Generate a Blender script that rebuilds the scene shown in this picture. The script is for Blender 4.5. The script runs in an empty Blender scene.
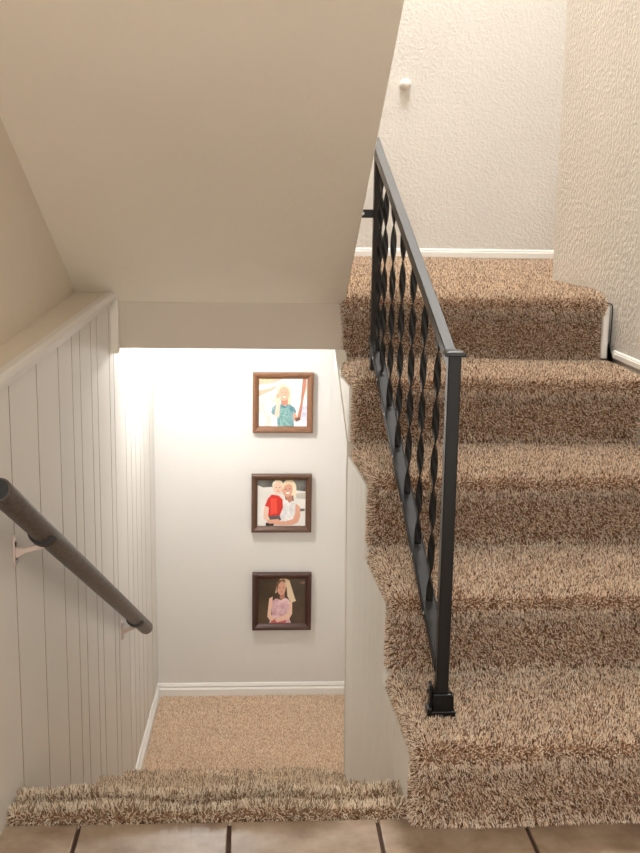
import bpy, bmesh, math, random
import numpy as np
from mathutils import Vector, Matrix
random.seed(7); rng = np.random.default_rng(7)
C = bpy.context.scene.collection
SC = bpy.context.scene
R = 0.18          # riser
T = 0.30          # tread
D1 = 1.925        # first riser

# ------------------------------------------------------------------ materials
def mat(name, color, rough=.6, metal=0.0, spec=.5):
    m = bpy.data.materials.new(name); m.use_nodes = True
    b = m.node_tree.nodes['Principled BSDF']
    b.inputs['Base Color'].default_value = (*color, 1)
    b.inputs['Roughness'].default_value = rough
    b.inputs['Metallic'].default_value = metal
    b.inputs['Specular IOR Level'].default_value = spec
    return m
def nodes(m): return m.node_tree.nodes, m.node_tree.links, m.node_tree.nodes['Principled BSDF']
def coords(N, L, scale=(1, 1, 1)):
    tc = N.new('ShaderNodeTexCoord'); mp = N.new('ShaderNodeMapping'); mp.inputs['Scale'].default_value = scale
    L.new(tc.outputs['Object'], mp.inputs['Vector']); return mp.outputs['Vector']
def noise(N, L, vec, scale, detail=3, rough=.5):
    n = N.new('ShaderNodeTexNoise'); n.inputs['Scale'].default_value = scale
    n.inputs['Detail'].default_value = detail; n.inputs['Roughness'].default_value = rough
    L.new(vec, n.inputs['Vector']); return n.outputs['Fac']
def ramp(N, L, fac, stops):
    r = N.new('ShaderNodeValToRGB'); e = r.color_ramp.elements
    while len(e) < len(stops): e.new(.5)
    for i, (p, c) in enumerate(stops):
        e[i].position = p; e[i].color = (*c, 1)
    L.new(fac, r.inputs['Fac']); return r.outputs['Color']
def bump(N, L, b, h, strength, dist):
    n = N.new('ShaderNodeBump'); n.inputs['Strength'].default_value = strength
    n.inputs['Distance'].default_value = dist
    L.new(h, n.inputs['Height']); L.new(n.outputs['Normal'], b.inputs['Normal'])

def paint(name, color, rough=.55, tex=0, scale=90, blotch=.04):
    m = mat(name, color, rough, spec=.35); N, L, b = nodes(m)
    v = coords(N, L)
    c2 = tuple(max(0, c * (1 - blotch)) for c in color)
    col = ramp(N, L, noise(N, L, v, 2.2, 4), [(.35, c2), (.65, color)])
    L.new(col, b.inputs['Base Color'])
    if tex:
        r = ramp(N, L, noise(N, L, v, scale, 3, .55), [(.42, (0, 0, 0)), (.62, (1, 1, 1))])
        bump(N, L, b, r, tex, .004)
    return m
M_wall = paint('orange peel wall paint', (.665, .65, .62), .6, .38, 85)
M_wallr = paint('orange peel wall paint right', (.65, .63, .60), .6, .42, 70)
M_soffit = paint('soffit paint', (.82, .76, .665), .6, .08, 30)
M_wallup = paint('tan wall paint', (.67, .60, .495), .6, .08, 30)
M_head = paint('header paint with shade', (.555, .49, .415), .6, .05, 30)  # darker copy of the wall paint; the header's shade is in the colour
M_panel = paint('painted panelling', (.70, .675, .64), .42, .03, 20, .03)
M_side = paint('side panel paint with light', (.86, .84, .785), .45, .03, 20, .02)  # panelling paint again, lightened to stand for light from the lower landing
M_gap = mat('painted board gap shade', (.38, .33, .28), .9)  # groove shade put into the colour, so board gaps draw as dark lines
M_white = paint('white trim paint', (.84, .835, .81), .35, 0)
M_trim = paint('cream trim paint', (.72, .68, .60), .4, 0)
M_ceil = paint('ceiling paint', (.75, .74, .72), .7, .2, 60)

# panelled back wall with faint printed board lines (surface pattern)
M_back = paint('painted board wall', (.72, .71, .69), .5, .05, 160, .03)

def carpet_mat(name, dark, mid, light, hair=True, dist=(.22, .42, .80)):
    m = mat(name, mid, .95, spec=.1); N, L, b = nodes(m)
    v = coords(N, L)
    if hair:
        hi = N.new('ShaderNodeHairInfo')
        r1 = ramp(N, L, hi.outputs['Random'], [(0, dark), (dist[0], dark), (dist[1], mid), (dist[2], light), (1, light)])
        n = noise(N, L, v, 6, 2)
        mx = N.new('ShaderNodeMix'); mx.data_type = 'RGBA'; mx.blend_type = 'MULTIPLY'; mx.inputs[0].default_value = .22
        L.new(r1, mx.inputs[6]); L.new(ramp(N, L, n, [(.3, (.72, .72, .72)), (.7, (1, 1, 1))]), mx.inputs[7])
        L.new(mx.outputs[2], b.inputs['Base Color'])
    else:
        n = noise(N, L, v, 240, 2)
        L.new(ramp(N, L, n, [(.38, dark), (.5, mid), (.62, light)]), b.inputs['Base Color'])
        bump(N, L, b, n, .6, .006)
    return m
CD, CM, CL = (.13, .062, .030), (.80, .575, .39), (.99, .91, .79)
M_pile = carpet_mat('shag pile yarn', CD, CM, CL)
M_back_carpet = carpet_mat('carpet backing', (.12, .06, .033), (.24, .14, .085), (.34, .21, .13), False)
M_pile_low = carpet_mat('short pile yarn', (.58, .41, .28), (.90, .73, .56), (.97, .88, .76), dist=(.15, .45, .75))
M_pile_grey = carpet_mat('worn edge pile yarn', (.28, .20, .13), (.72, .59, .44), (.92, .83, .70))
M_back_low = carpet_mat('short pile backing', (.55, .39, .27), (.75, .58, .43), (.85, .70, .55), False)

M_iron = mat('black satin iron', (.005, .0045, .005), .30, 0, .35)
M_iron_br = mat('brown black iron', (.014, .008, .006), .42, 0, .3)
M_railtop = mat('worn grey black iron', (.010, .010, .012), .28, .0, .42)
M_lowrail = mat('dull black iron', (.02, .02, .022), .55, 0, .3)
M_bolt = mat('steel bolt', (.5, .5, .5), .3, 1)
M_hand = mat('dark stained handrail wood', (.05, .036, .03), .42, 0, .5)
N, L, b = nodes(M_hand)
v = coords(N, L, (30, 2, 30)); L.new(ramp(N, L, noise(N, L, v, 6, 4), [(.3, (.030, .022, .018)), (.7, (.105, .082, .068))]), b.inputs['Base Color'])
M_brk = mat('pale pink metal', (.62, .50, .44), .4, .1)
M_rubber = mat('black rubber', (.01, .01, .01), .5)
M_knob = mat('white plastic', (.86, .85, .80), .35)
M_cable = mat('black cable', (.03, .025, .02), .5)
def woodmat(name, a, c):
    m = mat(name, a, .42); N, L, b = nodes(m)
    v = coords(N, L, (8, 8, 40)); L.new(ramp(N, L, noise(N, L, v, 5, 4), [(.3, a), (.7, c)]), b.inputs['Base Color']); return m
M_fr1 = woodmat('walnut frame', (.15, .066, .032), (.24, .115, .058))
M_fr2 = woodmat('dark walnut frame', (.080, .036, .020), (.13, .062, .034))
M_fr3 = woodmat('mahogany frame', (.045, .016, .010), (.078, .030, .019))
M_grout = mat('dark grout', (.075, .04, .028), .9)
M_tile = mat('tan ceramic tile', (.4, .29, .2), .38); N, L, b = nodes(M_tile)
v = coords(N, L); L.new(ramp(N, L, noise(N, L, v, 9, 6, .65), [(.34, (.215, .148, .10)), (.5, (.33, .245, .175)), (.66, (.42, .33, .25))]), b.inputs['Base Color'])
bump(N, L, b, noise(N, L, v, 25, 4), .15, .004)
M_glow = bpy.data.materials.new('lamp diffuser'); M_glow.use_nodes = True
N, L, b = nodes(M_glow); b.inputs['Emission Color'].default_value = (1, .9, .75, 1); b.inputs['Emission Strength'].default_value = 6; b.inputs['Base Color'].default_value = (.9, .88, .82, 1)

# ------------------------------------------------------------------ mesh helpers
def link(name, me, m=None, parent=None):
    o = bpy.data.objects.new(name, me); C.objects.link(o)
    if m: me.materials.append(m)
    if parent: o.parent = parent
    return o
def fin(name, bm, m=None, parent=None, smooth=False, mats=None):
    bmesh.ops.recalc_face_normals(bm, faces=bm.faces)
    me = bpy.data.meshes.new(name); bm.to_mesh(me); bm.free()
    if smooth:
        for p in me.polygons: p.use_smooth = True
    o = link(name, me, m, parent)
    if mats:
        for x in mats: me.materials.append(x)
    return o
def hexa(bm, p, mi=0):
    vs = [bm.verts.new(q) for q in p]
    for f in ((0, 1, 2, 3), (7, 6, 5, 4), (0, 4, 5, 1), (1, 5, 6, 2), (2, 6, 7, 3), (3, 7, 4, 0)):
        bm.faces.new([vs[i] for i in f]).material_index = mi
def box(bm, x0, x1, y0, y1, z0, z1, mi=0):
    hexa(bm, [(x0, y0, z0), (x1, y0, z0), (x1, y1, z0), (x0, y1, z0), (x0, y0, z1), (x1, y0, z1), (x1, y1, z1), (x0, y1, z1)], mi)
def bevel(o, w, seg=2):
    md = o.modifiers.new('bevel', 'BEVEL'); md.width = w; md.segments = seg; md.limit_method = 'ANGLE'; return o
def prism(bm, poly, off, mi=0):
    """poly: list of 3D points; off: extrusion vector"""
    a = [bm.verts.new(q) for q in poly]; c = [bm.verts.new(Vector(q) + Vector(off)) for q in poly]
    bm.faces.new(a).material_index = mi; bm.faces.new(c[::-1]).material_index = mi
    n = len(a)
    for i in range(n): bm.faces.new((a[i], c[i], c[(i + 1) % n], a[(i + 1) % n])).material_index = mi
def tube(bm, a, c, r0, r1=None, seg=20, up=None, mi=0):
    a, c = Vector(a), Vector(c); r1 = r0 if r1 is None else r1
    d = (c - a).normalized(); u = d.orthogonal().normalized(); w = d.cross(u)
    A = []; B = []
    for i in range(seg):
        t = 2 * math.pi * i / seg; q = u * math.cos(t) + w * math.sin(t)
        A.append(bm.verts.new(a + q * r0)); B.append(bm.verts.new(c + q * r1))
    for i in range(seg): bm.faces.new((A[i], A[(i + 1) % seg], B[(i + 1) % seg], B[i])).material_index = mi
    bm.faces.new(A[::-1]).material_index = mi; bm.faces.new(B).material_index = mi
def lathe(bm, prof, M, seg=28):
    """prof: (radius, height) rings, axis z, transformed by M"""
    rings = []
    for r, h in prof:
        if r < 1e-6: rings.append([bm.verts.new(M @ Vector((0, 0, h)))])
        else: rings.append([bm.verts.new(M @ Vector((r * math.cos(2 * math.pi * i / seg), r * math.sin(2 * math.pi * i / seg), h))) for i in range(seg)])
    for A, B in zip(rings, rings[1:]):
        for i in range(seg):
            j = (i + 1) % seg
            if len(A) == 1 and len(B) == 1: continue
            if len(A) == 1: bm.faces.new((A[0], B[j], B[i]))
            elif len(B) == 1: bm.faces.new((A[i], A[j], B[0]))
            else: bm.faces.new((A[i], A[j], B[j], B[i]))
    for rg in (rings[0], rings[-1]):
        if len(rg) > 1: bm.faces.new(rg)
def beam(bm, a, c, w, h, mi=0):
    """rectangular bar from a to c, w across (x), h in the up direction; ends vertical"""
    a, c = Vector(a), Vector(c); p = []
    for q in (a, c):
        p.append(q)
    d = (c - a); side = Vector((d.y, -d.x, 0)).normalized() * w / 2; up = Vector((0, 0, h / 2))
    hexa(bm, [a - side - up, a + side - up, c + side - up, c - side - up, a - side + up, a + side + up, c + side + up, c - side + up], mi)
def thing(name, label, cat, loc, group=None):
    o = bpy.data.objects.new(name, None); C.objects.link(o); o.location = loc
    o['label'] = label; o['category'] = cat
    if group: o['group'] = group
    o.empty_display_size = .1
    bpy.context.view_layer.update()
    return o
def under(o, root):
    """parent a mesh built in world coordinates to an Empty, shifting its vertices so its origin is the Empty's"""
    o.data.transform(Matrix.Translation(-root.location)); o.parent = root; return o
def struct(o): o['kind'] = 'structure'; return o

# ------------------------------------------------------------------ plan lines
XLW = lambda y: -.5147 if y < 1.0 else (-.378 + .0642 * (y - 3.13)) if y < 3.13 else (-.378 + .0301 * (y - 3.13))   # panelled left wall, a joint by the header
XUP = lambda y: -.545 if y < 1.0 else -.467 + .037 * (min(y, 3.13) - 3.1)            # plaster wall set back above the ledge
XSW = lambda y: .302 - .055 * (y - 1.93)           # panelled wall under the stairs
XCL = lambda y: .317 - .046 * (y - 1.93)           # left edge of the stair carpet
ZLG = lambda y: .900 + .054 * (y - 3.1)            # ledge height
YH = 3.13                                          # edge of the upper landing / header
ZH = .742
ZS = lambda y: .868 + .553 * (YH - y)               # sloped soffit
ZF = -.72                                          # lower landing
YB = 4.06                                          # lower landing back wall
YW = 5.16                                          # upper landing back wall
XR = 1.011                                         # right wall
ZC = 5.0

# ------------------------------------------------------------------ floors
bm = bmesh.new(); box(bm, -.62, 1.3, -.6, D1 + .03, -.05, -.007, 1)
g = .0075; pitch = .279; x0 = -.038 - 3 * pitch
for i in range(8):
    for j in range(9):
        xa = x0 + i * pitch + g / 2; xb = xa + pitch - g
        yb = D1 + .03 - j * pitch - (0 if j == 0 else 0); ya = yb - pitch + g
        xa = max(xa, -.62); xb = min(xb, 1.3)
        if xb - xa < .02: continue
        box(bm, xa, xb, ya, yb, -.01, 0, 0)
fl = fin('floor', bm, None, mats=[M_tile, M_grout]); struct(fl); bevel(fl, .002, 2)

# ------------------------------------------------------------------ walls
def planked(name, ygaps, zlo, ztop, X, m, side=1, th=.012, gap=.0055, extra=None):
    """vertical boards with narrow grooves following the plan line X(y); the boards' faces point to +x when side=1"""
    bm = bmesh.new()
    ys = sorted(ygaps)
    for a, c in zip(ys, ys[1:]):
        a2, c2 = a + gap / 2, c - gap / 2
        xa, xc = X(a2), X(c2)
        hexa(bm, [(xa - side * th, a2, zlo(a2)), (xa, a2, zlo(a2)), (xc, c2, zlo(c2)), (xc - side * th, c2, zlo(c2)),
                  (xa - side * th, a2, ztop(a2)), (xa, a2, ztop(a2)), (xc, c2, ztop(c2)), (xc - side * th, c2, ztop(c2))])
        bm.faces.ensure_lookup_table(); bm.faces[-4].material_index = 1; bm.faces[-2].material_index = 1
        # groove backing, 3 mm deep
    a, c = ys[0], ys[-1]
    for a, c in zip(ys, ys[1:]):
        xa, xc = X(a) - side * .009, X(c) - side * .009
        hexa(bm, [(xa - side * th, a, zlo(a)), (xa, a, zlo(a)), (xc, c, zlo(c)), (xc - side * th, c, zlo(c)),
                  (xa - side * th, a, ztop(a)), (xa, a, ztop(a)), (xc, c, ztop(c)), (xc - side * th, c, ztop(c))], 1)
    return bm
gy = [-.6, -.4, -.2, -.02, .2, .42, .6, .82, 1.02, 1.17, 1.36, 1.58, 1.83, 2.09, 2.292, 2.481, 2.615, 2.701, 2.829, 2.904, 3.067, 3.13, 3.34, 3.45, 3.55, 3.66, 3.76, 3.92, 4.06]
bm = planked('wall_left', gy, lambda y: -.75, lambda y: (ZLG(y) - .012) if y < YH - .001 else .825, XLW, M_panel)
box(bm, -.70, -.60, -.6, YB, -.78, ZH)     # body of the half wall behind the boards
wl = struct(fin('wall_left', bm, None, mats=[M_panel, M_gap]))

# ledge cap and its nosing, following the plan lines
def sweep(name, m, ys, secf):
    bm = bmesh.new(); prev = None
    for y in ys:
        ring = [bm.verts.new(q_) for q_ in secf(y)]
        if prev:
            for i in range(len(ring)): bm.faces.new((prev[i], ring[i], ring[(i + 1) % len(ring)], prev[(i + 1) % len(ring)]))
        else: bm.faces.new(ring)
        prev = ring
    bm.faces.new(prev[::-1]); return struct(fin(name, bm, m))
ya, yb = -.6, 3.085
lys = [-.6, .999, 1.001, 3.085]
sweep('trim_1', M_wallup, lys, lambda y: [(XUP(y) - .05, y, ZLG(y) - .012), (XLW(y) + .004, y, ZLG(y) - .012), (XLW(y) + .004, y, ZLG(y)), (XUP(y) - .05, y, ZLG(y))])
lp = [(-.002, -.034), (.006, -.034), (.009, -.025), (.010, -.021), (.017, -.019), (.0195, -.010), (.018, -.001), (.013, .002), (-.002, .002)]
sweep('trim_2', M_panel, lys, lambda y: [(XLW(y) + u, y, ZLG(y) + v_) for u, v_ in lp])
# corner strip beside the header, and the little strip where the ledge ends
bm = bmesh.new(); box(bm, XLW(3.1) - .008, XLW(3.1) + .020, 3.098, YH, ZH - .012, .885)
tr = struct(fin('trim_3', bm, M_trim)); bevel(tr, .004, 2)
bm = bmesh.new(); box(bm, XUP(3.1), XLW(3.08) + .004, 3.078, 3.098, ZLG(3.1) - .03, ZLG(3.1) + .007)
tr = struct(fin('trim_4', bm, M_trim)); bevel(tr, .003, 2)

# upper left plaster wall
bm = bmesh.new()
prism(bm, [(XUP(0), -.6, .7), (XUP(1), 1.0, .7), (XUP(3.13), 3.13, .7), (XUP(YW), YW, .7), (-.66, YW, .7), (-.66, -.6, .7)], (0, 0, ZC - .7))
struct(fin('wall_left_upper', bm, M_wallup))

# sloped soffit: the body of the flight that climbs back over the lower stairs
bm = bmesh.new()
xs = [XUP(0) - .03, .258]
yt = 1.0
prism(bm, [(xs[0], YH, ZS(YH)), (xs[0], YH, ZS(YH) + .045), (xs[0], 2.95, ZS(2.95) + .16), (xs[0], yt, ZS(yt) + .16), (xs[0], yt, ZS(yt))], (xs[1] - xs[0], 0, 0))
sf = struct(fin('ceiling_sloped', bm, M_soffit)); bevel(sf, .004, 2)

# header: front edge of the upper landing slab
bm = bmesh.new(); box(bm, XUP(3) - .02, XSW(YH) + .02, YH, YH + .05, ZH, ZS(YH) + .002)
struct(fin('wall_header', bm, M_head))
# lower ceiling (underside of the landing)
bm = bmesh.new(); box(bm, -.55, 1.5, YH + .05, YW + .1, .825, .855)
struct(fin('ceiling_lower', bm, M_ceil))

# panelled wall under the stairs, its top follows the steps just below the carpet
prof = [(D1 + .012, -.75)]
for k in range(1, 6):
    yk = D1 + (k - 1) * T + .014
    prof += [(yk, (k - 1) * R - .006 if k > 1 else -.02), (yk, k * R - .012)]
prof = [(D1 + .030, -.75), (D1 + .030, R - .040)]
for k in range(2, 6):
    yk = D1 + (k - 1) * T + .036
    prof += [(yk, (k - 1) * R - .040), (yk, k * R - .040)]
prof += [(YH + .02, 5 * R - .040), (YH + .02, ZH), (2.86, .535), (2.862, .432), (2.765, -.75)]
bm = bmesh.new()
def strip(bm, prof, X, th, m=0):
    # board groove lines: slice the profile polygon into boards
    cuts = [1.95, 2.015, 2.115, 2.195, 2.273, 2.36, 2.449, 2.53, 2.62, 2.695, 2.78, 2.9, 3.02, 3.2]
    tmp = bmesh.new(); vs = [tmp.verts.new((0, y, z)) for y, z in prof]; tmp.faces.new(vs)
    for c in cuts:
        for dy in (-.0014, .0014):
            bmesh.ops.bisect_plane(tmp, geom=tmp.verts[:] + tmp.edges[:] + tmp.faces[:], plane_co=(0, c + dy, 0), plane_no=(0, 1, 0))
    for f in tmp.faces:
        yc = sum(v.co.y for v in f.verts) / len(f.verts)
        ymin = min(v.co.y for v in f.verts); ymax = max(v.co.y for v in f.verts)
        groove = ymax - ymin < .0030
        d = .003 if groove else 0
        a = [bm.verts.new((X(v.co.y) + d, v.co.y, v.co.z)) for v in f.verts]
        c_ = [bm.verts.new((X(v.co.y) + th, v.co.y, v.co.z)) for v in f.verts]
        bm.faces.new(a).material_index = 1 if groove else 0; bm.faces.new(c_[::-1]); n = len(a)
        for i in range(n): bm.faces.new((a[i], c_[i], c_[(i + 1) % n], a[(i + 1) % n]))
    tmp.free()
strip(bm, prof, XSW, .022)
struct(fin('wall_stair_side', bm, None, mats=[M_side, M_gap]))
# edge bead closing the end of that wall
bm = bmesh.new()
for a, c in (((2.765, -.72), (2.862, .432)), ((2.862, .432), (2.858, .535)), ((2.858, .535), (YH, ZH))):
    A = Vector((XSW(a[0]) - .003, a[0], a[1])); B = Vector((XSW(c[0]) - .003, c[0], c[1]))
    hexa(bm, [A, A + Vector((.03, 0, 0)), A + Vector((.03, .007, 0)), A + Vector((0, .007, 0)), B, B + Vector((.03, 0, 0)), B + Vector((.03, .007, 0)), B + Vector((0, .007, 0))])
struct(fin('trim_5', bm, M_trim))

# lower landing: back wall, right wall, floor
def back_boards():
    bm = bmesh.new(); e = [-.6, -.278, -.226, -.05, .187, .292, .326, .5, .75, 1.0, 1.5]
    for a, c in zip(e, e[1:]):
        box(bm, a + .0008, c - .0008, YB, YB + .02, -.75, .825)
    box(bm, -.6, 1.5, YB + .0012, YB + .05, -.75, .825); return bm
struct(fin('wall_lower_back', back_boards(), M_back))
bm = bmesh.new(); box(bm, 1.02, 1.10, 1.9, YB, -.78, .825); struct(fin('wall_lower_right', bm, M_panel))
bm = bmesh.new(); prism(bm, [(XSW(2.9) + .022, 2.87, .50), (XSW(2.9) + .022, YH + .1, .70), (XSW(2.9) + .022, YH + .1, .735), (XSW(2.9) + .022, 2.87, .545)], (.78, 0, 0))
struct(fin('ceiling_understair', bm, M_ceil))
def skirting(name, a, c, h, th, nrm, m=M_white):
    """moulded baseboard from a to c (points on the floor line), nrm points into the room"""
    a, c, n = Vector(a), Vector(c), Vector(nrm)
    pr = [(0, 0), (th, 0), (th, h * .62), (th * .55, h * .72), (th * .7, h * .82), (th * .35, h * .97), (0, h)]
    bm = bmesh.new()
    A = [bm.verts.new(a + n * x + Vector((0, 0, z))) for x, z in pr]; B = [bm.verts.new(c + n * x + Vector((0, 0, z))) for x, z in pr]
    bm.faces.new(A); bm.faces.new(B[::-1])
    for i in range(len(pr)): bm.faces.new((A[i], B[i], B[(i + 1) % len(pr)], A[(i + 1) % len(pr)]))
    return struct(fin(name, bm, m))
skirting('baseboard_lower_back', (XLW(YB), YB, ZF), (1.02, YB, ZF), .062, .012, (0, -1, 0))
skirting('baseboard_lower_left', (XLW(3.2), 3.2, ZF), (XLW(YB), YB, ZF), .060, .012, (1, 0, 0))

# upper landing walls
bm = bmesh.new(); box(bm, -.6, 2.3, YW, YW + .1, .85, ZC); struct(fin('wall_back', bm, M_wall))
skirting('baseboard_back', (XUP(YW), YW, 5 * R), (2.3, YW, 5 * R), .039, .012, (0, -1, 0))
bm = bmesh.new(); box(bm, XR, XR + .13, -.6, 3.80, -.05, ZC); wr = struct(fin('wall_right', bm, M_wallr)); bevel(wr, .008, 3)
bm = bmesh.new(); box(bm, 2.3, 2.4, 3.7, YW, .85, ZC); struct(fin('wall_hall', bm, M_wall))
bm = bmesh.new(); box(bm, XR + .13, 2.3, 3.55, 3.65, .85, ZC); struct(fin('wall_hall_front', bm, M_wall))
bm = bmesh.new(); box(bm, -.6, 2.4, -.6, YW + .1, ZC, ZC + .08); struct(fin('ceiling', bm, M_ceil))
skirting('baseboard_right', (XR, 2.52, 4 * R + .012), (XR, 3.085, 4 * R + .012), .020, .010, (-1, 0, 0))

# ------------------------------------------------------------------ carpet
def pile(o, count, length, radius, m_slot, seed, rnd=.55, segs=3, hide_parent=False):
    md = o.modifiers.new('pile', 'PARTICLE_SYSTEM'); ps = o.particle_systems[-1]; s = ps.settings
    s.type = 'HAIR'; s.count = count; s.use_advanced_hair = True
    s.hair_length = length; s.hair_step = segs; s.render_step = 2; s.display_step = 2
    s.emit_from = 'FACE'; s.distribution = 'RAND'; s.use_even_distribution = True; s.use_emit_random = True
    s.normal_factor = length / 4; s.factor_random = length / 4 * rnd; s.brownian_factor = 0.0
    s.material = m_slot; s.root_radius = radius; s.tip_radius = radius * .62; s.radius_scale = 1.0; s.shape = 0
    if hasattr(s, 'use_close_tip'): s.use_close_tip = False
    ps.seed = seed
    if 'pile' in o.vertex_groups: ps.vertex_group_density = 'pile'
    return ps

def carpet_mesh(name, profile, xl, xr, mats, nx=36, side=True, closed=(0, 0), wob=.006, seed=1, root=None, wscale=1.0):
    """solid strip of carpet: `profile` (y,z) is the upper surface from the bottom of the riser to the back of the tread,
    swept from the plan line xl(y) to xr; the left edge rolls over. Closed underneath."""
    r = np.random.default_rng(seed)
    P = np.array(profile, float); n = len(P)
    # outward normals of the profile
    tg = np.gradient(P, axis=0); nr = np.stack([-tg[:, 1], tg[:, 0]], 1); nr /= np.linalg.norm(nr, axis=1)[:, None] + 1e-9
    inner = P - nr * .040
    us = [0.0, .008, .02] + list(np.linspace(.05, 1, nx)) if side else list(np.linspace(0, 1, nx))
    ph = r.uniform(0, 6.28, 6); fr = r.uniform(4, 16, 6)
    bm = bmesh.new(); cols = []
    surf = []
    for ui, u in enumerate(us):
        col = []
        for (y, z), q, N_ in zip(P, range(n), nr):
            x0, x1 = xl(y), xr
            x = x0 + (x1 - x0) * u if not (side and ui < 3) else x0 - .012 + (0, .004, .016)[ui]
            roll = (.020, .007, .001)[ui] if side and ui < 3 else 0
            w = sum(math.sin(fr[j] * x + ph[j] + z * 9 + y * 5) for j in range(6)) / 6 * wob
            yy, zz = y + N_[0] * (w - roll), z + N_[1] * (w - roll)
            v_ = bm.verts.new((x, yy, zz)); col.append(v_); surf.append(v_)
        for (y, z) in inner[::-1]:
            x0, x1 = xl(y), xr
            x = x0 + (x1 - x0) * u if not (side and ui < 3) else x0 - .012 + (.004, .006, .016)[ui]
            col.append(bm.verts.new((x, y, z)))
        cols.append(col)
    k = len(cols[0])
    for A, B in zip(cols, cols[1:]):
        for i in range(k):
            j = (i + 1) % k; bm.faces.new((A[i], B[i], B[j], A[j]))
    bm.faces.new(cols[0]); bm.faces.new(cols[-1][::-1])
    bm.verts.index_update()
    idx = [v_.index for v_ in surf]
    # the left end face also carries pile
    if side: idx += [v_.index for v_ in cols[0]]
    bmesh.ops.recalc_face_normals(bm, faces=bm.faces)
    me = bpy.data.meshes.new(name); bm.to_mesh(me); bm.free()
    for p in me.polygons: p.use_smooth = True
    o = link(name, me)
    for m in mats: me.materials.append(m)
    g = o.vertex_groups.new(name='pile'); g.add(idx, 1.0, 'REPLACE')
    return o

def dens(pts, n=2):
    out = []
    for a, c in zip(pts, pts[1:]):
        for i in range(n): out.append((a[0] + (c[0] - a[0]) * i / n, a[1] + (c[1] - a[1]) * i / n))
    return out + [pts[-1]]
def step_profile(yr, zb, zt, yback):
    o = .026
    return dens([(yr, zb), (yr, zb + (zt - zb) * .35), (yr - .002, zt - .062), (yr - .012, zt - .046), (yr - o, zt - .030), (yr - o + .001, zt - .016),
                 (yr - o + .010, zt - .004), (yr + .010, zt), (yr + (yback - yr) * .5, zt + .001), (yback, zt)], 2)

HL = .0066
stairs = thing('staircase', 'beige shag-carpeted stairs climbing at right to the upper landing', 'staircase', (.65, D1, 0))
XE = XR - .012
for k in range(1, 5):
    yr = D1 + (k - 1) * T
    o = carpet_mesh('step', step_profile(yr, (k - 1) * R + .002, k * R - .006, yr + T + .004), XCL, XE, [M_back_carpet, M_pile], seed=10 + k, wob=.007)
    under(o, stairs); pile(o, 74000, HL, .00145, 2, 40 + k)
yr = D1 + 4 * T
prof5 = step_profile(yr, 4 * R + .002, 5 * R - .006, yr + .12)
o = carpet_mesh('step', prof5, XCL, XE - .018, [M_back_carpet, M_pile], seed=16, wob=.006)
under(o, stairs); pile(o, 52000, HL, .00145, 2, 46)
# solid timber core under the carpet of each step
bm = bmesh.new()
cp = [(D1 + .03, 0), (D1 + .03, R - .03)]
for k in range(2, 6): yk = D1 + (k - 1) * T + .03; cp += [(yk, (k - 1) * R - .03), (yk, k * R - .03)]
cp += [(YH + .1, 5 * R - .03), (YH + .1, .745), (2.88, .56), (2.2, 0)]
prism(bm, [(.335, y, z) for y, z in cp], (XE - .335, 0, 0))
o = fin('core', bm, M_trim); under(o, stairs)

# upper landing floor, carpeted
bm = bmesh.new()
ya = yr + .118
N1, N2 = 40, 30
grid = {}
for i in range(N1 + 1):
    for j in range(N2 + 1):
        x = XUP(3) - .0 + (2.3 - XUP(3)) * i / N1; y = ya + (YW - ya) * j / N2
        grid[i, j] = bm.verts.new((x, y, 5 * R - .006 + .003 * math.sin(7 * x + 3 * y) * math.sin(9 * y)))
for i in range(N1):
    for j in range(N2):
        bm.faces.new((grid[i, j], grid[i + 1, j], grid[i + 1, j + 1], grid[i, j + 1]))
top = bm.verts[:]
low = {}
bmesh.ops.recalc_face_normals(bm, faces=bm.faces)
ret = bmesh.ops.extrude_face_region(bm, geom=bm.faces[:])
newv = [e for e in ret['geom'] if isinstance(e, bmesh.types.BMVert)]
for v_ in newv: v_.co.z = .855
bm.verts.index_update(); nset = {v_.index for v_ in newv}
idx = [v_.index for v_ in bm.verts if v_.index not in nset]
bmesh.ops.recalc_face_normals(bm, faces=bm.faces)
me = bpy.data.meshes.new('floor_landing'); bm.to_mesh(me); bm.free()
lo = link('floor_landing', me); me.materials.append(M_back_carpet); me.materials.append(M_pile); struct(lo)
g = lo.vertex_groups.new(name='pile')
vis = [i for i in idx if me.vertices[i].co.x < 1.6 and me.vertices[i].co.x > .1]
g.add(vis, 1.0, 'REPLACE'); pile(lo, 120000, HL, .00145, 2, 60)

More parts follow.
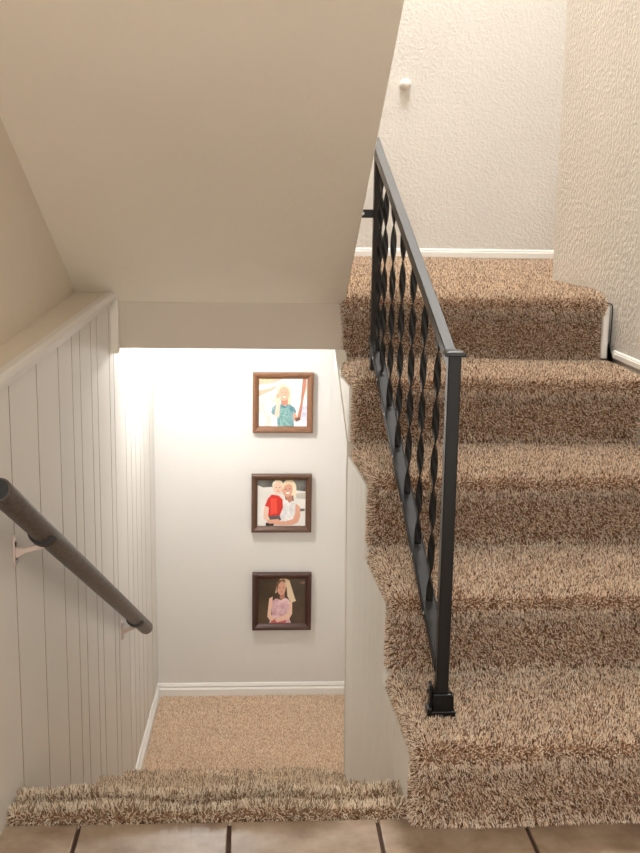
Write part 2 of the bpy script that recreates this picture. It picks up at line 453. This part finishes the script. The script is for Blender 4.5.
# lower stairs: thick worn edge strip at tile level, then steps going down
lower = thing('lower_staircase', 'shag-carpeted stairs going down from the tile floor toward the framed pictures', 'staircase', (-.05, 2.0, 0))
NY = [2.06, 2.43, 2.80, 3.17]
p0_ = dens([(D1 + .040, -.012), (D1 + .042, .008), (D1 + .052, .015), (D1 + .066, .008), (D1 + .080, -.006), (D1 + .096, .006), (2.04, .013), (2.055, -.001), (2.062, -.018), (2.050, -.040), (2.04, -.06), (2.04, -R)], 2)
XWR = XSW(2.0) - .003
def lstep(pr, seed, mats, cnt, hl, rad):
    o = carpet_mesh('step', pr, lambda y: XLW(y) + .001, 0, mats, side=False, seed=seed, wob=.008)
    return o
def lower_mesh(pr, seed, mats, cnt, hl, rad, wob):
    # swept between the two side walls
    P = pr; bm = bmesh.new(); r = np.random.default_rng(seed); ph = r.uniform(0, 6.28, 5); fr = r.uniform(8, 30, 5)
    nx = 44; cols = []; surf = []
    pa = np.array(P); tg = np.gradient(pa, axis=0); nr = np.stack([-tg[:, 1], tg[:, 0]], 1); nr /= np.linalg.norm(nr, axis=1)[:, None] + 1e-9
    for i in range(nx + 1):
        u = i / nx; col = []
        for (y, z), n_ in zip(P, nr):
            x = XLW(y) + .001 + (XSW(y) - XLW(y) - .002) * u
            w = sum(math.sin(fr[j] * x + ph[j] + y * 8) for j in range(5)) / 5 * wob
            v_ = bm.verts.new((x, y + n_[0] * w, z + n_[1] * w)); col.append(v_); surf.append(v_)
        for (y, z), n_ in list(zip(P, nr))[::-1]:
            yy, zz = y - n_[0] * .018, z - n_[1] * .018
            x = XLW(yy) + .001 + (XSW(yy) - XLW(yy) - .002) * u
            col.append(bm.verts.new((x, yy, zz)))
        cols.append(col)
    k = len(cols[0])
    for A, B in zip(cols, cols[1:]):
        for i in range(k): bm.faces.new((A[i], B[i], B[(i + 1) % k], A[(i + 1) % k]))
    bm.faces.new(cols[0]); bm.faces.new(cols[-1][::-1]); bm.verts.index_update()
    idx = [v_.index for v_ in surf]
    bmesh.ops.recalc_face_normals(bm, faces=bm.faces)
    me = bpy.data.meshes.new('step'); bm.to_mesh(me); bm.free()
    for p in me.polygons: p.use_smooth = True
    o = link('step', me)
    for m in mats: me.materials.append(m)
    o.vertex_groups.new(name='pile').add(idx, 1.0, 'REPLACE')
    under(o, lower); pile(o, cnt, hl, rad, 2, seed); return o
lower_mesh(p0_, 71, [M_back_carpet, M_pile_grey], 26000, .012, .0019, .011)
for n in range(1, 4):
    z = -n * R; yb0 = NY[n - 1] - .02
    pr = dens([(yb0, z), (yb0 + .1, z), (NY[n] - .04, z), (NY[n] - .01, z - .002), (NY[n], z - .012), (NY[n] + .002, z - .028), (NY[n] - .012, z - .05), (NY[n] - .02, z - R)], 2)
    lower_mesh(pr, 71 + n, [M_back_low, M_pile_grey], 22000, .009, .0016, .004)

# lower landing floor, short pile
bm = bmesh.new()
pl = [(XLW(3.1), 3.1), (XLW(YB), YB), (1.0, YB), (1.0, 3.1)]
NX, NYY = 30, 20; gd = {}
for i in range(NX + 1):
    for j in range(NYY + 1):
        y = 3.1 + (YB - 3.1) * j / NYY; x = XLW(y) + .012 + (1.0 - XLW(y) - .012) * i / NX
        gd[i, j] = bm.verts.new((x, min(y, YB - .011), ZF + .010))
for i in range(NX):
    for j in range(NYY): bm.faces.new((gd[i, j], gd[i + 1, j], gd[i + 1, j + 1], gd[i, j + 1]))
ret = bmesh.ops.extrude_face_region(bm, geom=bm.faces[:])
newv = [e for e in ret['geom'] if isinstance(e, bmesh.types.BMVert)]
for v_ in newv: v_.co.z = ZF - .06
bm.verts.index_update(); ns = {v_.index for v_ in newv}; idx = [v_.index for v_ in bm.verts if v_.index not in ns and v_.co.x < .6]
bmesh.ops.recalc_face_normals(bm, faces=bm.faces)
me = bpy.data.meshes.new('floor_lower'); bm.to_mesh(me); bm.free()
fo = link('floor_lower', me); me.materials.append(M_back_low); me.materials.append(M_pile_low); struct(fo)
fo.vertex_groups.new(name='pile').add(idx, 1.0, 'REPLACE'); pile(fo, 110000, .0045, .0020, 2, 80, rnd=.5)

# ------------------------------------------------------------------ iron railing
YP0, YP1 = 2.03, 2.90
XP = lambda y: .368 - .058 * (y - YP0)
ZB = lambda y: .285 + .605 * (y - 2.04)
ZT = lambda y: .868 + .490 * (y - YP0)
rail = thing('stair_railing', 'black iron railing with twisted balusters beside the carpeted stairs', 'railing', (XP(YP0), YP0, R))
def post(y, z0, z1, w, d, m, name='post'):
    bm = bmesh.new(); x = XP(y); box(bm, x - w / 2, x + w / 2, y - d / 2, y + d / 2, z0, z1)
    o = fin(name, bm, m); bevel(o, .002, 2); under(o, rail); return o
p_ = post(YP0, R - .006, .878, .024, .026, M_iron)
bm = bmesh.new(); x = XP(YP0)
box(bm, x - .020, x + .020, YP0 - .021, YP0 + .021, .877, .881)
o = fin('cap', bm, M_railtop); bevel(o, .0018, 3)
bm = bmesh.new(); bm.from_mesh(o.data)
prof = [(.019, .881), (.018, .884), (.013, .8865), (.006, .888), (0, .8883)]
bmesh.ops.recalc_face_normals(bm, faces=bm.faces)
sq = []
for r_, z_ in prof[:-1]: sq.append([bm.verts.new((x + r_ * a, YP0 + r_ * b_, z_)) for a, b_ in ((-1, -1), (1, -1), (1, 1), (-1, 1))])
for A, B in zip(sq, sq[1:]):
    for i in range(4): bm.faces.new((A[i], A[(i + 1) % 4], B[(i + 1) % 4], B[i]))
bm.faces.new(sq[-1]); bmesh.ops.recalc_face_normals(bm, faces=bm.faces); bm.to_mesh(o.data); bm.free()
under(o, rail)
# foot: sleeve, flange plate and ears
bm = bmesh.new()
box(bm, x - .018, x + .018, YP0 - .019, YP0 + .019, R + .004, R + .046)
box(bm, x - .027, x + .026, YP0 - .022, YP0 + .022, R + .000, R + .012)
box(bm, x - .024, x - .018, YP0 - .012, YP0 + .012, R + .006, R + .062)
box(bm, x + .018, x + .023, YP0 - .014, YP0 + .010, R + .006, R + .040)
box(bm, x - .029, x - .020, YP0 - .026, YP0 - .006, R + .004, R + .020)
o = fin('foot', bm, M_iron); bevel(o, .002, 2); under(o, rail)
bm = bmesh.new()
tube(bm, (x - .024, YP0, R + .045), (x - .028, YP0, R + .045), .004, seg=10); tube(bm, (x - .008, YP0 - .018, R + .03), (x - .008, YP0 - .0225, R + .03), .004, seg=10)
o = fin('foot_screw', bm, M_railtop); under(o, rail)
# upper post
post(YP1, 4 * R - .006, ZT(YP1) - .035, .022, .026, M_iron_br)
# top rail: flat cap bar over a narrow channel
bm = bmesh.new()
A = (XP(YP0), YP0 + .012, ZT(YP0) + .004); B = (XP(YP1 + .14), YP1 + .03, ZT(YP1 + .03) - .004)
beam(bm, A, B, .021, .006)
o = fin('top_rail', bm, M_railtop); bevel(o, .0015, 2); under(o, rail)
bm = bmesh.new()
for s in (-1, 1):
    q = Vector((s * .0085, 0, -.012)); beam(bm, Vector(A) + q, Vector(B) + q, .003, .020)
o = fin('rail_channel', bm, M_iron); under(o, rail)
# bottom rail: shallow channel, flat face up with raised edges
bm = bmesh.new()
A = Vector((XP(YP0), YP0 + .004, ZB(YP0))); B = Vector((XP(YP1), YP1 + .005, ZB(YP1)))
beam(bm, A, B, .024, .006)
for s in (-1, 1): q = Vector((s * .0125, 0, -.006)); beam(bm, A + q, B + q, .003, .022)
o = fin('bottom_rail', bm, M_lowrail); bevel(o, .001, 1); under(o, rail)
# twisted balusters
NBAL = 7
for i, y in enumerate((2.160, 2.292, 2.418, 2.545, 2.668, 2.778, 2.850)):
    xb = XP(y); z0 = ZB(y) + .002; z1 = ZT(y) - .004
    bm = bmesh.new(); n = int((z1 - z0) / .004); W, H = .0072, .0015; prev = None; ph = random.uniform(-.12, .12) + .55 + i * .35
    for k in range(n + 1):
        z = z0 + (z1 - z0) * k / n; t_ = math.pi * (z - .3) / .090 + ph
        e = min(1, min(k, n - k) * .004 / .02)
        c_, s_ = math.cos(t_), math.sin(t_)
        ring = [bm.verts.new((xb + a * c_ - b_ * s_, y + a * s_ + b_ * c_, z)) for a, b_ in ((-W, -H), (0, -H), (W, -H), (W, H), (0, H), (-W, H))]
        if prev:
            for j in range(6): bm.faces.new((prev[j], prev[(j + 1) % 6], ring[(j + 1) % 6], ring[j]))
        else: bm.faces.new(ring[::-1])
        prev = ring
    bm.faces.new(prev)
    o = fin('baluster', bm, M_iron, smooth=True); under(o, rail)
    for e in o.data.edges: pass
    bm = bmesh.new()
    tube(bm, (xb - .0135, y - .02, ZB(y - .02) - .003), (xb - .0155, y - .02, ZB(y - .02) - .003), .0032, seg=10)
    o = fin('bolt', bm, M_bolt); under(o, rail)
# clip from the upper post to the stair slab beside it
bm = bmesh.new(); zc = 1.118
box(bm, .2585, XP(YP1) - .010, YP1 - .004, YP1 + .010, zc - .011, zc + .010)
box(bm, .2585, .262, YP1 - .012, YP1 + .018, zc - .018, zc + .018)
o = fin('wall_clip', bm, M_iron); bevel(o, .0015, 2); under(o, rail)
bm = bmesh.new(); tube(bm, (.279, YP1 - .004, zc), (.279, YP1 - .0065, zc), .0045, seg=12); o = fin('clip_screw', bm, M_bolt); under(o, rail)

# ------------------------------------------------------------------ round wooden handrail
HA = Vector((-.404, 1.79, .688)); HB = Vector((-.324, 3.38, -.170))
hd = (HB - HA).normalized()
hr = thing('handrail', 'dark round wooden handrail sloping down the panelled left wall', 'handrail', tuple(HA))
bm = bmesh.new(); rad = .0215
q = Matrix.Translation(HA) @ hd.to_track_quat('Z', 'Y').to_matrix().to_4x4(); Ln = (HB - HA).length
lathe(bm, [(0, 0), (rad * .86, 0), (rad * .96, .003), (rad, .007), (rad, .35), (rad, .7), (rad, 1.2), (rad, Ln - .012), (rad * .95, Ln - .005), (rad * .7, Ln), (0, Ln + .001)], q, 36)
o = fin('rail', bm, M_hand, smooth=True); under(o, hr)
bm = bmesh.new(); tube(bm, HA - hd * .0015, HA + hd * .001, rad * .8, seg=32); o = fin('end_cap', bm, M_rubber); under(o, hr)
for yb_ in (2.083, 3.173):
    t_ = (yb_ - HA.y) / hd.y; c_ = HA + hd * t_; xw = XLW(yb_)
    side = Vector((0, 1, 0)); zp = c_.z - .036
    bm = bmesh.new()
    # wall plate with rounded ends
    box(bm, xw, xw + .004, yb_ - .011, yb_ + .011, zp - .020, zp + .018)
    tube(bm, (xw, yb_, zp + .018), (xw + .004, yb_, zp + .018), .011, seg=20); tube(bm, (xw, yb_, zp - .020), (xw + .004, yb_, zp - .020), .011, seg=20)
    br = fin('bracket', bm, M_brk); under(br, hr)
    bm = bmesh.new()
    pts = [Vector((xw + .002, yb_, zp - .016)), Vector((xw + .002, yb_, zp + .004)), Vector((xw + .018, yb_, zp + .004)), Vector((c_.x, yb_, c_.z - .020)), Vector((c_.x + .002, yb_, c_.z - .030)), Vector((xw + .022, yb_, zp - .004))]
    prism(bm, [p_ - side * .005 for p_ in pts], side * .010)
    a_ = fin('arm', bm, M_brk); bevel(a_, .001, 2); a_.data.transform(Matrix.Translation(-hr.location)); a_.parent = br
    for dz in (.019, -.021):
        bm = bmesh.new(); tube(bm, (xw + .004, yb_, zp + dz), (xw + .0065, yb_, zp + dz), .0045, seg=12)
        a_ = fin('screw', bm, M_bolt); a_.data.transform(Matrix.Translation(-hr.location)); a_.parent = br
    bm = bmesh.new()
    lathe(bm, [(rad + .0005, -.013), (rad + .006, -.013), (rad + .006, .013), (rad + .0005, .013)], Matrix.Translation(c_) @ hd.to_track_quat('Z', 'Y').to_matrix().to_4x4(), 32)
    # keep only the lower half of the saddle
    dn = Vector((-.25, 0, -1)); dn -= hd * dn.dot(hd); dn.normalize()
    bmesh.ops.bisect_plane(bm, geom=bm.verts[:] + bm.edges[:] + bm.faces[:], plane_co=c_ + dn * .004, plane_no=dn, clear_inner=True)
    a_ = fin('saddle', bm, M_rubber); a_.data.transform(Matrix.Translation(-hr.location)); a_.parent = br

# ------------------------------------------------------------------ small things on the upper landing
Mk = Matrix.Translation((.672, YW, 1.652)) @ Matrix.Rotation(math.pi / 2, 4, 'X')
kn = thing('door_bumper', 'small round white knob bumper on the upper landing wall', 'door bumper', (.672, YW, 1.652))
bm = bmesh.new(); lathe(bm, [(.0, 0), (.023, 0), (.024, .002), (.024, .006), (.022, .008), (0, .0081)], Mk, 32)
o = fin('base', bm, M_knob, smooth=False); under(o, kn)
bm = bmesh.new(); lathe(bm, [(0, .004), (.019, .004), (.0215, .010), (.023, .018), (.0225, .027), (.019, .036), (.013, .042), (.006, .045), (0, .0455)], Mk, 32)
o = fin('dome', bm, M_knob, smooth=True); under(o, kn)

yr5 = D1 + 4 * T
bm = bmesh.new(); box(bm, .978, .996, yr5 - .022, yr5 - .004, 4 * R + .004, 5 * R - .030)
box(bm, .979, .997, yr5 - .004, yr5 + .018, 4 * R + .004, 5 * R - .030)
tr = struct(fin('trim_6', bm, M_white)); bevel(tr, .005, 3)
pts = [(.985, yr5 - .030, 5 * R - .020), (.995, yr5 - .032, 5 * R - .022), (1.000, yr5 - .028, 5 * R - .035), (1.0015, yr5 - .024, 5 * R - .07), (1.002, yr5 - .022, 4 * R + .09), (1.0015, yr5 - .022, 4 * R + .02)]
bm = bmesh.new(); pr_ = None
pp = [Vector(q_) for q_ in pts]
fine = []
for i in range(len(pp) - 1):
    a_, b_, c_, d_ = pp[max(i - 1, 0)], pp[i], pp[i + 1], pp[min(i + 2, len(pp) - 1)]
    for j in range(5):
        t_ = j / 5; fine.append(.5 * ((2 * b_) + (c_ - a_) * t_ + (2 * a_ - 5 * b_ + 4 * c_ - d_) * t_ * t_ + (3 * b_ - a_ - 3 * c_ + d_) * t_ ** 3))
fine.append(pp[-1])
for i, q_ in enumerate(fine):
    tg_ = (fine[min(i + 1, len(fine) - 1)] - fine[max(i - 1, 0)]).normalized(); u_ = tg_.cross(Vector((0, 1, 0))).normalized(); w_ = tg_.cross(u_)
    ring = [bm.verts.new(q_ + (u_ * math.cos(k * math.pi / 4) + w_ * math.sin(k * math.pi / 4)) * .0018) for k in range(8)]
    if pr_:
        for k in range(8): bm.faces.new((pr_[k], pr_[(k + 1) % 8], ring[(k + 1) % 8], ring[k]))
    else: bm.faces.new(ring[::-1])
    pr_ = ring
bm.faces.new(pr_); o = fin('cable', bm, M_cable, smooth=True)
o['label'] = 'thin black cable running down beside the white strip at the top riser'; o['category'] = 'cable'

# ------------------------------------------------------------------ framed photographs
def flat(bm, pts, layer, mi, ox, oz, s):
    """polygon in picture units (0..1, y down) on the print, raised a hair per layer"""
    vs = [bm.verts.new((ox + (u - .5) * s, -layer * .00012, oz + (.5 - w) * s)) for u, w in pts]
    f = bm.faces.new(vs); f.material_index = mi
def ell(cx, cy, rx, ry, n=20, a0=0):
    return [(cx + rx * math.cos(2 * math.pi * i / n + a0), cy + ry * math.sin(2 * math.pi * i / n + a0)) for i in range(n)]
PM = {}
def pm(c, tex=None):
    k = (c, tex)
    if k not in PM:
        m = mat('print ink', c, .35)
        if tex:
            N, L, b = nodes(m); v = coords(N, L); L.new(ramp(N, L, noise(N, L, v, tex[0], 4), [(.35, c), (.62, tex[1])]), b.inputs['Base Color'])
        PM[k] = m
    return PM[k]
SK, SKD, SKL = (.72, .38, .27), (.50, .22, .15), (.85, .58, .46)
def picture(name, label, x0, x1, z0, z1, mfr, layers, bw=.022, tilt=0):
    cx, cz = (x0 + x1) / 2, (z0 + z1) / 2; w, h = (x1 - x0) / 2, (z1 - z0) / 2
    root = thing(name, label, 'picture frame', (cx, YB, cz), 'framed family photographs on the lower landing wall')
    bm = bmesh.new()
    prof = [(0, 0), (0, -.022), (.004, -.025), (.010, -.0245), (.015, -.021), (bw - .003, -.017), (bw, -.014), (bw, 0)]
    cs = [(-1, -1), (1, -1), (1, 1), (-1, 1)]
    rings = [[bm.verts.new(((w - d) * a, y, (h - d) * b_)) for d, y in prof] for a, b_ in cs]
    for i in range(4):
        A, B = rings[i], rings[(i + 1) % 4]
        for j in range(len(prof)): bm.faces.new((A[j], B[j], B[(j + 1) % len(prof)], A[(j + 1) % len(prof)]))
    o = fin('frame_moulding', bm, mfr); o.parent = root
    bm = bmesh.new(); mats = []
    s = 2 * (w - bw) + .002
    box(bm, -s / 2, s / 2, -.009, -.001, -s / 2, s / 2, 0)
    for li, (m, pts) in enumerate(layers):
        if m not in mats: mats.append(m)
        vs = [bm.verts.new(((min(max(u, 0), 1) - .5) * s, -.0091 - li * .00010, (.5 - min(max(t_, 0), 1)) * s)) for u, t_ in pts]
        bm.faces.new(vs).material_index = mats.index(m)
    me = bpy.data.meshes.new('photo_print'); bm.to_mesh(me); bm.free()
    o = link('photo_print', me, None, root)
    for m in mats: me.materials.append(m)
    root.rotation_euler = (math.radians(tilt), 0, 0)
    return root
# 1: child in a teal top by bright water
K = lambda u, v: (u, v)
SQ = [(0, 0), (1, 0), (1, 1), (0, 1)]
WH = pm((.93, .88, .86)); BLK = pm((.03, .02, .02))
pic1 = [(pm((.62, .55, .50), (22, (.93, .90, .88))), SQ),
    (pm((.95, .93, .93)), [(.62, 0), (.92, 0), (.95, 1), (.55, 1), (.5, .4)]),
    (pm((.62, .45, .34)), [(0, .02), (.5, 0), (.34, .10), (.1, .13), (0, .14)]),
    (pm((.85, .55, .25)), [(.02, .02), (.07, .02), (.07, .055), (.02, .055)]), (pm((.85, .55, .25)), [(.11, .02), (.16, .02), (.16, .055), (.11, .055)]), (pm((.85, .55, .25)), [(.2, .02), (.27, .02), (.27, .055), (.2, .055)]),
    (pm((.60, .42, .30)), [(0, .25), (.25, .2), (.42, .12), (.3, .24), (.1, .33), (0, .38)]),
    (pm((.80, .60, .42)), ell(.52, .30, .145, .165)),
    (pm((.80, .60, .42)), [(.58, .25), (.67, .40), (.66, .56), (.57, .58), (.52, .4)]),
    (pm(SKD), [(.46, .40), (.60, .40), (.60, .56), (.46, .56)]),
    (pm((.06, .19, .22), (60, (.24, .40, .44))), [(.28, .60), (.38, .53), (.47, .54), (.55, .57), (.63, .53), (.74, .60), (.78, .70), (.72, .76), (.73, 1), (.40, 1), (.37, .80), (.26, .72)]),
    (pm((.10, .26, .25), (90, (.28, .46, .44))), [(.45, .62), (.62, .62), (.66, 1), (.44, 1)]),
    (pm(SK), ell(.52, .32, .108, .145)),
    (pm(SKD), ell(.485, .295, .022, .010, 8)), (pm(SKD), ell(.565, .30, .022, .010, 8)), (pm((.93, .80, .75)), ell(.53, .385, .035, .012, 10)), (pm(SKD), ell(.53, .345, .012, .012, 8)),
    (pm(SKL), [(.34, .42), (.41, .33), (.45, .35), (.44, .52), (.43, .78), (.39, .82), (.33, .76), (.36, .55)]),
    (pm(SK), ell(.40, .36, .042, .055, 12)),
    (pm(SK), [(.72, .70), (.78, .74), (.80, .88), (.74, .90), (.71, .80)]),
    (pm(SKD), [(.90, 0), (.97, 0), (.96, .2), (.92, .4), (.88, .72), (.86, .86), (.80, .88), (.80, .78), (.86, .5)]),
    (pm((.50, .52, .68), (40, (.80, .80, .88))), [(.93, .40), (1, .38), (1, 1), (.88, 1), (.90, .6)]),
    (pm((.16, .08, .06)), [(.74, .82), (.84, .80), (.86, .86), (.78, .90)])]
pic2 = [(pm((.72, .70, .66), (9, (.88, .87, .84))), SQ),
    (pm((.05, .05, .045), (14, (.20, .20, .18))), [(0, 0), (1, 0), (1, .26), (.75, .22), (.5, .25), (.3, .16), (.12, .17), (0, .12)]),
    (pm((.16, .15, .13)), [(.86, .62), (.98, .62), (.98, .67), (.88, .68)]), (pm((.55, .52, .47)), [(.8, .3), (1, .28), (1, .42), (.8, .4)]),
    (pm((.82, .68, .46)), ell(.655, .19, .150, .19)),
    (pm((.88, .76, .58)), [(.74, .08), (.80, .18), (.80, .33), (.75, .40), (.70, .36), (.72, .18)]),
    (pm((.25, .13, .07)), [(.54, .20), (.58, .42), (.66, .52), (.76, .50), (.74, .34), (.6, .38)]),
    (pm(SKD), [(.60, .34), (.72, .34), (.72, .50), (.60, .50)]),
    (pm((.66, .66, .68), (50, (.88, .88, .88))), [(.46, .58), (.55, .46), (.62, .44), (.66, .50), (.73, .45), (.82, .52), (.80, .74), (.78, .92), (.45, .92), (.43, .76)]),
    (pm(SK), [(.79, .50), (.88, .58), (.89, .78), (.84, .92), (.72, .97), (.52, .97), (.30, .96), (.32, .90), (.60, .89), (.74, .84), (.78, .72)]),
    (pm(SK), ell(.62, .215, .105, .155)),
    (pm((.85, .70, .48)), [(.52, .12), (.60, .04), (.70, .05), (.74, .14), (.64, .09), (.56, .14), (.53, .22)]),
    (BLK, ell(.585, .205, .018, .009, 8)), (BLK, ell(.665, .20, .018, .009, 8)), (pm((.95, .92, .90)), ell(.63, .285, .042, .018, 12)), (pm(SKD), ell(.625, .245, .013, .010, 8)),
    (pm((.62, .03, .02)), [(.22, .40), (.30, .32), (.44, .34), (.52, .42), (.53, .60), (.46, .78), (.22, .80), (.24, .60), (.16, .56)]),
    (pm((.80, .08, .05)), [(.27, .40), (.40, .40), (.42, .72), (.28, .74)]),
    (pm((.10, .09, .10)), [(.22, .78), (.46, .76), (.50, .86), (.30, .92), (.22, .88)]), (BLK, [(.18, .92), (.34, .90), (.34, .985), (.18, .985)]),
    (pm(SKL), [(.16, .56), (.23, .58), (.21, .74), (.26, .84), (.22, .90), (.13, .82), (.13, .68)]),
    (pm(SK), [(.20, .86), (.44, .84), (.50, .92), (.24, .94)]),
    (pm((.85, .74, .55)), ell(.42, .12, .112, .115)),
    (pm(SKL), ell(.42, .185, .092, .125)),
    (BLK, ell(.39, .17, .014, .009, 8)), (BLK, ell(.46, .17, .014, .009, 8)), (pm(SKD), ell(.43, .25, .028, .010, 10)), (pm(SK), ell(.425, .205, .012, .010, 8))]
pic3 = [(pm((.035, .022, .012), (6, (.10, .062, .035))), SQ),
    (pm((.30, .17, .10), (30, (.12, .07, .04))), ell(.93, .10, .06, .03, 10)),
    (pm((.72, .55, .36)), [(.40, .10), (.47, .01), (.58, .0), (.66, .05), (.72, .25), (.78, .45), (.70, .52), (.62, .40), (.6, .2), (.42, .2), (.40, .30), (.36, .34)]),
    (pm((.20, .11, .06)), [(.42, .06), (.54, .02), (.58, .08), (.46, .13), (.40, .22)]),
    (pm(SKD), [(.46, .30), (.56, .30), (.56, .46), (.46, .46)]),
    (pm((.62, .34, .40), (45, (.86, .64, .68))), [(.30, .50), (.38, .44), (.48, .48), (.58, .43), (.66, .48), (.68, .68), (.64, .84), (.70, .99), (.24, .99), (.30, .80)]),
    (pm((.55, .12, .12)), [(.27, .90), (.45, .87), (.62, .88), (.58, .99), (.27, .99)]),
    (pm(SK), ell(.49, .215, .090, .155)),
    (pm((.80, .64, .44)), [(.58, .02), (.66, .08), (.72, .30), (.80, .50), (.70, .54), (.62, .40), (.60, .2)]),
    (pm((.16, .09, .05)), [(.50, .06), (.44, .12), (.41, .24), (.385, .30), (.39, .12), (.45, .04)]),
    (BLK, ell(.455, .205, .016, .008, 8)), (BLK, ell(.53, .205, .016, .008, 8)), (pm(SKD), ell(.495, .30, .026, .010, 10)), (pm((.60, .30, .22)), ell(.495, .25, .012, .010, 8)),
    (pm(SKL), [(.24, .44), (.31, .40), (.30, .60), (.28, .80), (.36, .90), (.27, .95), (.20, .84), (.22, .62)]),
    (pm(SKL), [(.66, .50), (.72, .54), (.72, .78), (.66, .90), (.40, .97), (.36, .90), (.58, .80), (.66, .72)])]
picture('picture_frame', 'walnut-framed photo of a person in a teal top, highest of the three', .006, .225, .317, .537, M_fr1, pic1)
picture('picture_frame', 'brown-framed photo of two people, one in a red shirt and one in white', .003, .224, -.059, .160, M_fr2, pic2)
picture('picture_frame', 'dark-framed photo of a long-haired person in pink, lowest of the three', .007, .228, -.441, -.219, M_fr3, pic3)

# ------------------------------------------------------------------ landing lamps, and an unseen fill lamp added behind the camera
def lamp(name, loc, energy, color, radius, kind='POINT', rot=None, size=None):
    l = bpy.data.lights.new(name, kind); l.energy = energy; l.color = color
    if kind == 'POINT': l.shadow_soft_size = radius
    if kind == 'AREA': l.shape = 'DISK'; l.size = size
    o = bpy.data.objects.new(name, l); C.objects.link(o); o.location = loc
    if rot: o.rotation_euler = rot
    return o
lamp('landing_light', (.60, 3.75, 4.75), 205, (1, .99, .975), .10)
lamp('lower_landing_light', (-.14, 3.60, .795), 11.5, (1, .985, .96), .03)
lamp('fill_light', (-.15, -1.3, 1.95), 62, (1, .93, .82), .25)  # added fill behind the camera to brighten the sloped soffit; no fixture there

w = bpy.data.worlds.new('World'); SC.world = w; w.use_nodes = True
w.node_tree.nodes['Background'].inputs[0].default_value = (1, .925, .84, 1)
w.node_tree.nodes['Background'].inputs[1].default_value = 1.7

# ------------------------------------------------------------------ camera
F, tl, yw, rl, h = 1135.3, .1979, .062, .0153, 1.1524
ct, st, cy, sy, cr, sr = math.cos(tl), math.sin(tl), math.cos(yw), math.sin(yw), math.cos(rl), math.sin(rl)
F0 = Vector((sy, cy, 0)); Rt = Vector((cy, -sy, 0)); U = Vector((0, 0, 1))
Fw = F0 * ct - U * st; Up = U * ct + F0 * st
Rr = Rt * cr + Up * sr; Ur = -Rt * sr + Up * cr
cam = bpy.data.cameras.new('camera'); co = bpy.data.objects.new('camera', cam); C.objects.link(co)
m4 = Matrix((Rr, Ur, -Fw)).transposed().to_4x4(); m4.translation = (0, 0, h); co.matrix_world = m4
cam.sensor_fit = 'HORIZONTAL'; cam.sensor_width = 36; cam.lens = 36 * F / 640; cam.clip_start = .05
SC.camera = co
SC.view_settings.view_transform = 'Standard'; SC.view_settings.look = 'None'; SC.view_settings.gamma = 1
SC.view_settings.exposure = 0.35
SC.cycles.max_bounces = 10; SC.cycles.diffuse_bounces = 6
SC.cycles.use_denoising = True
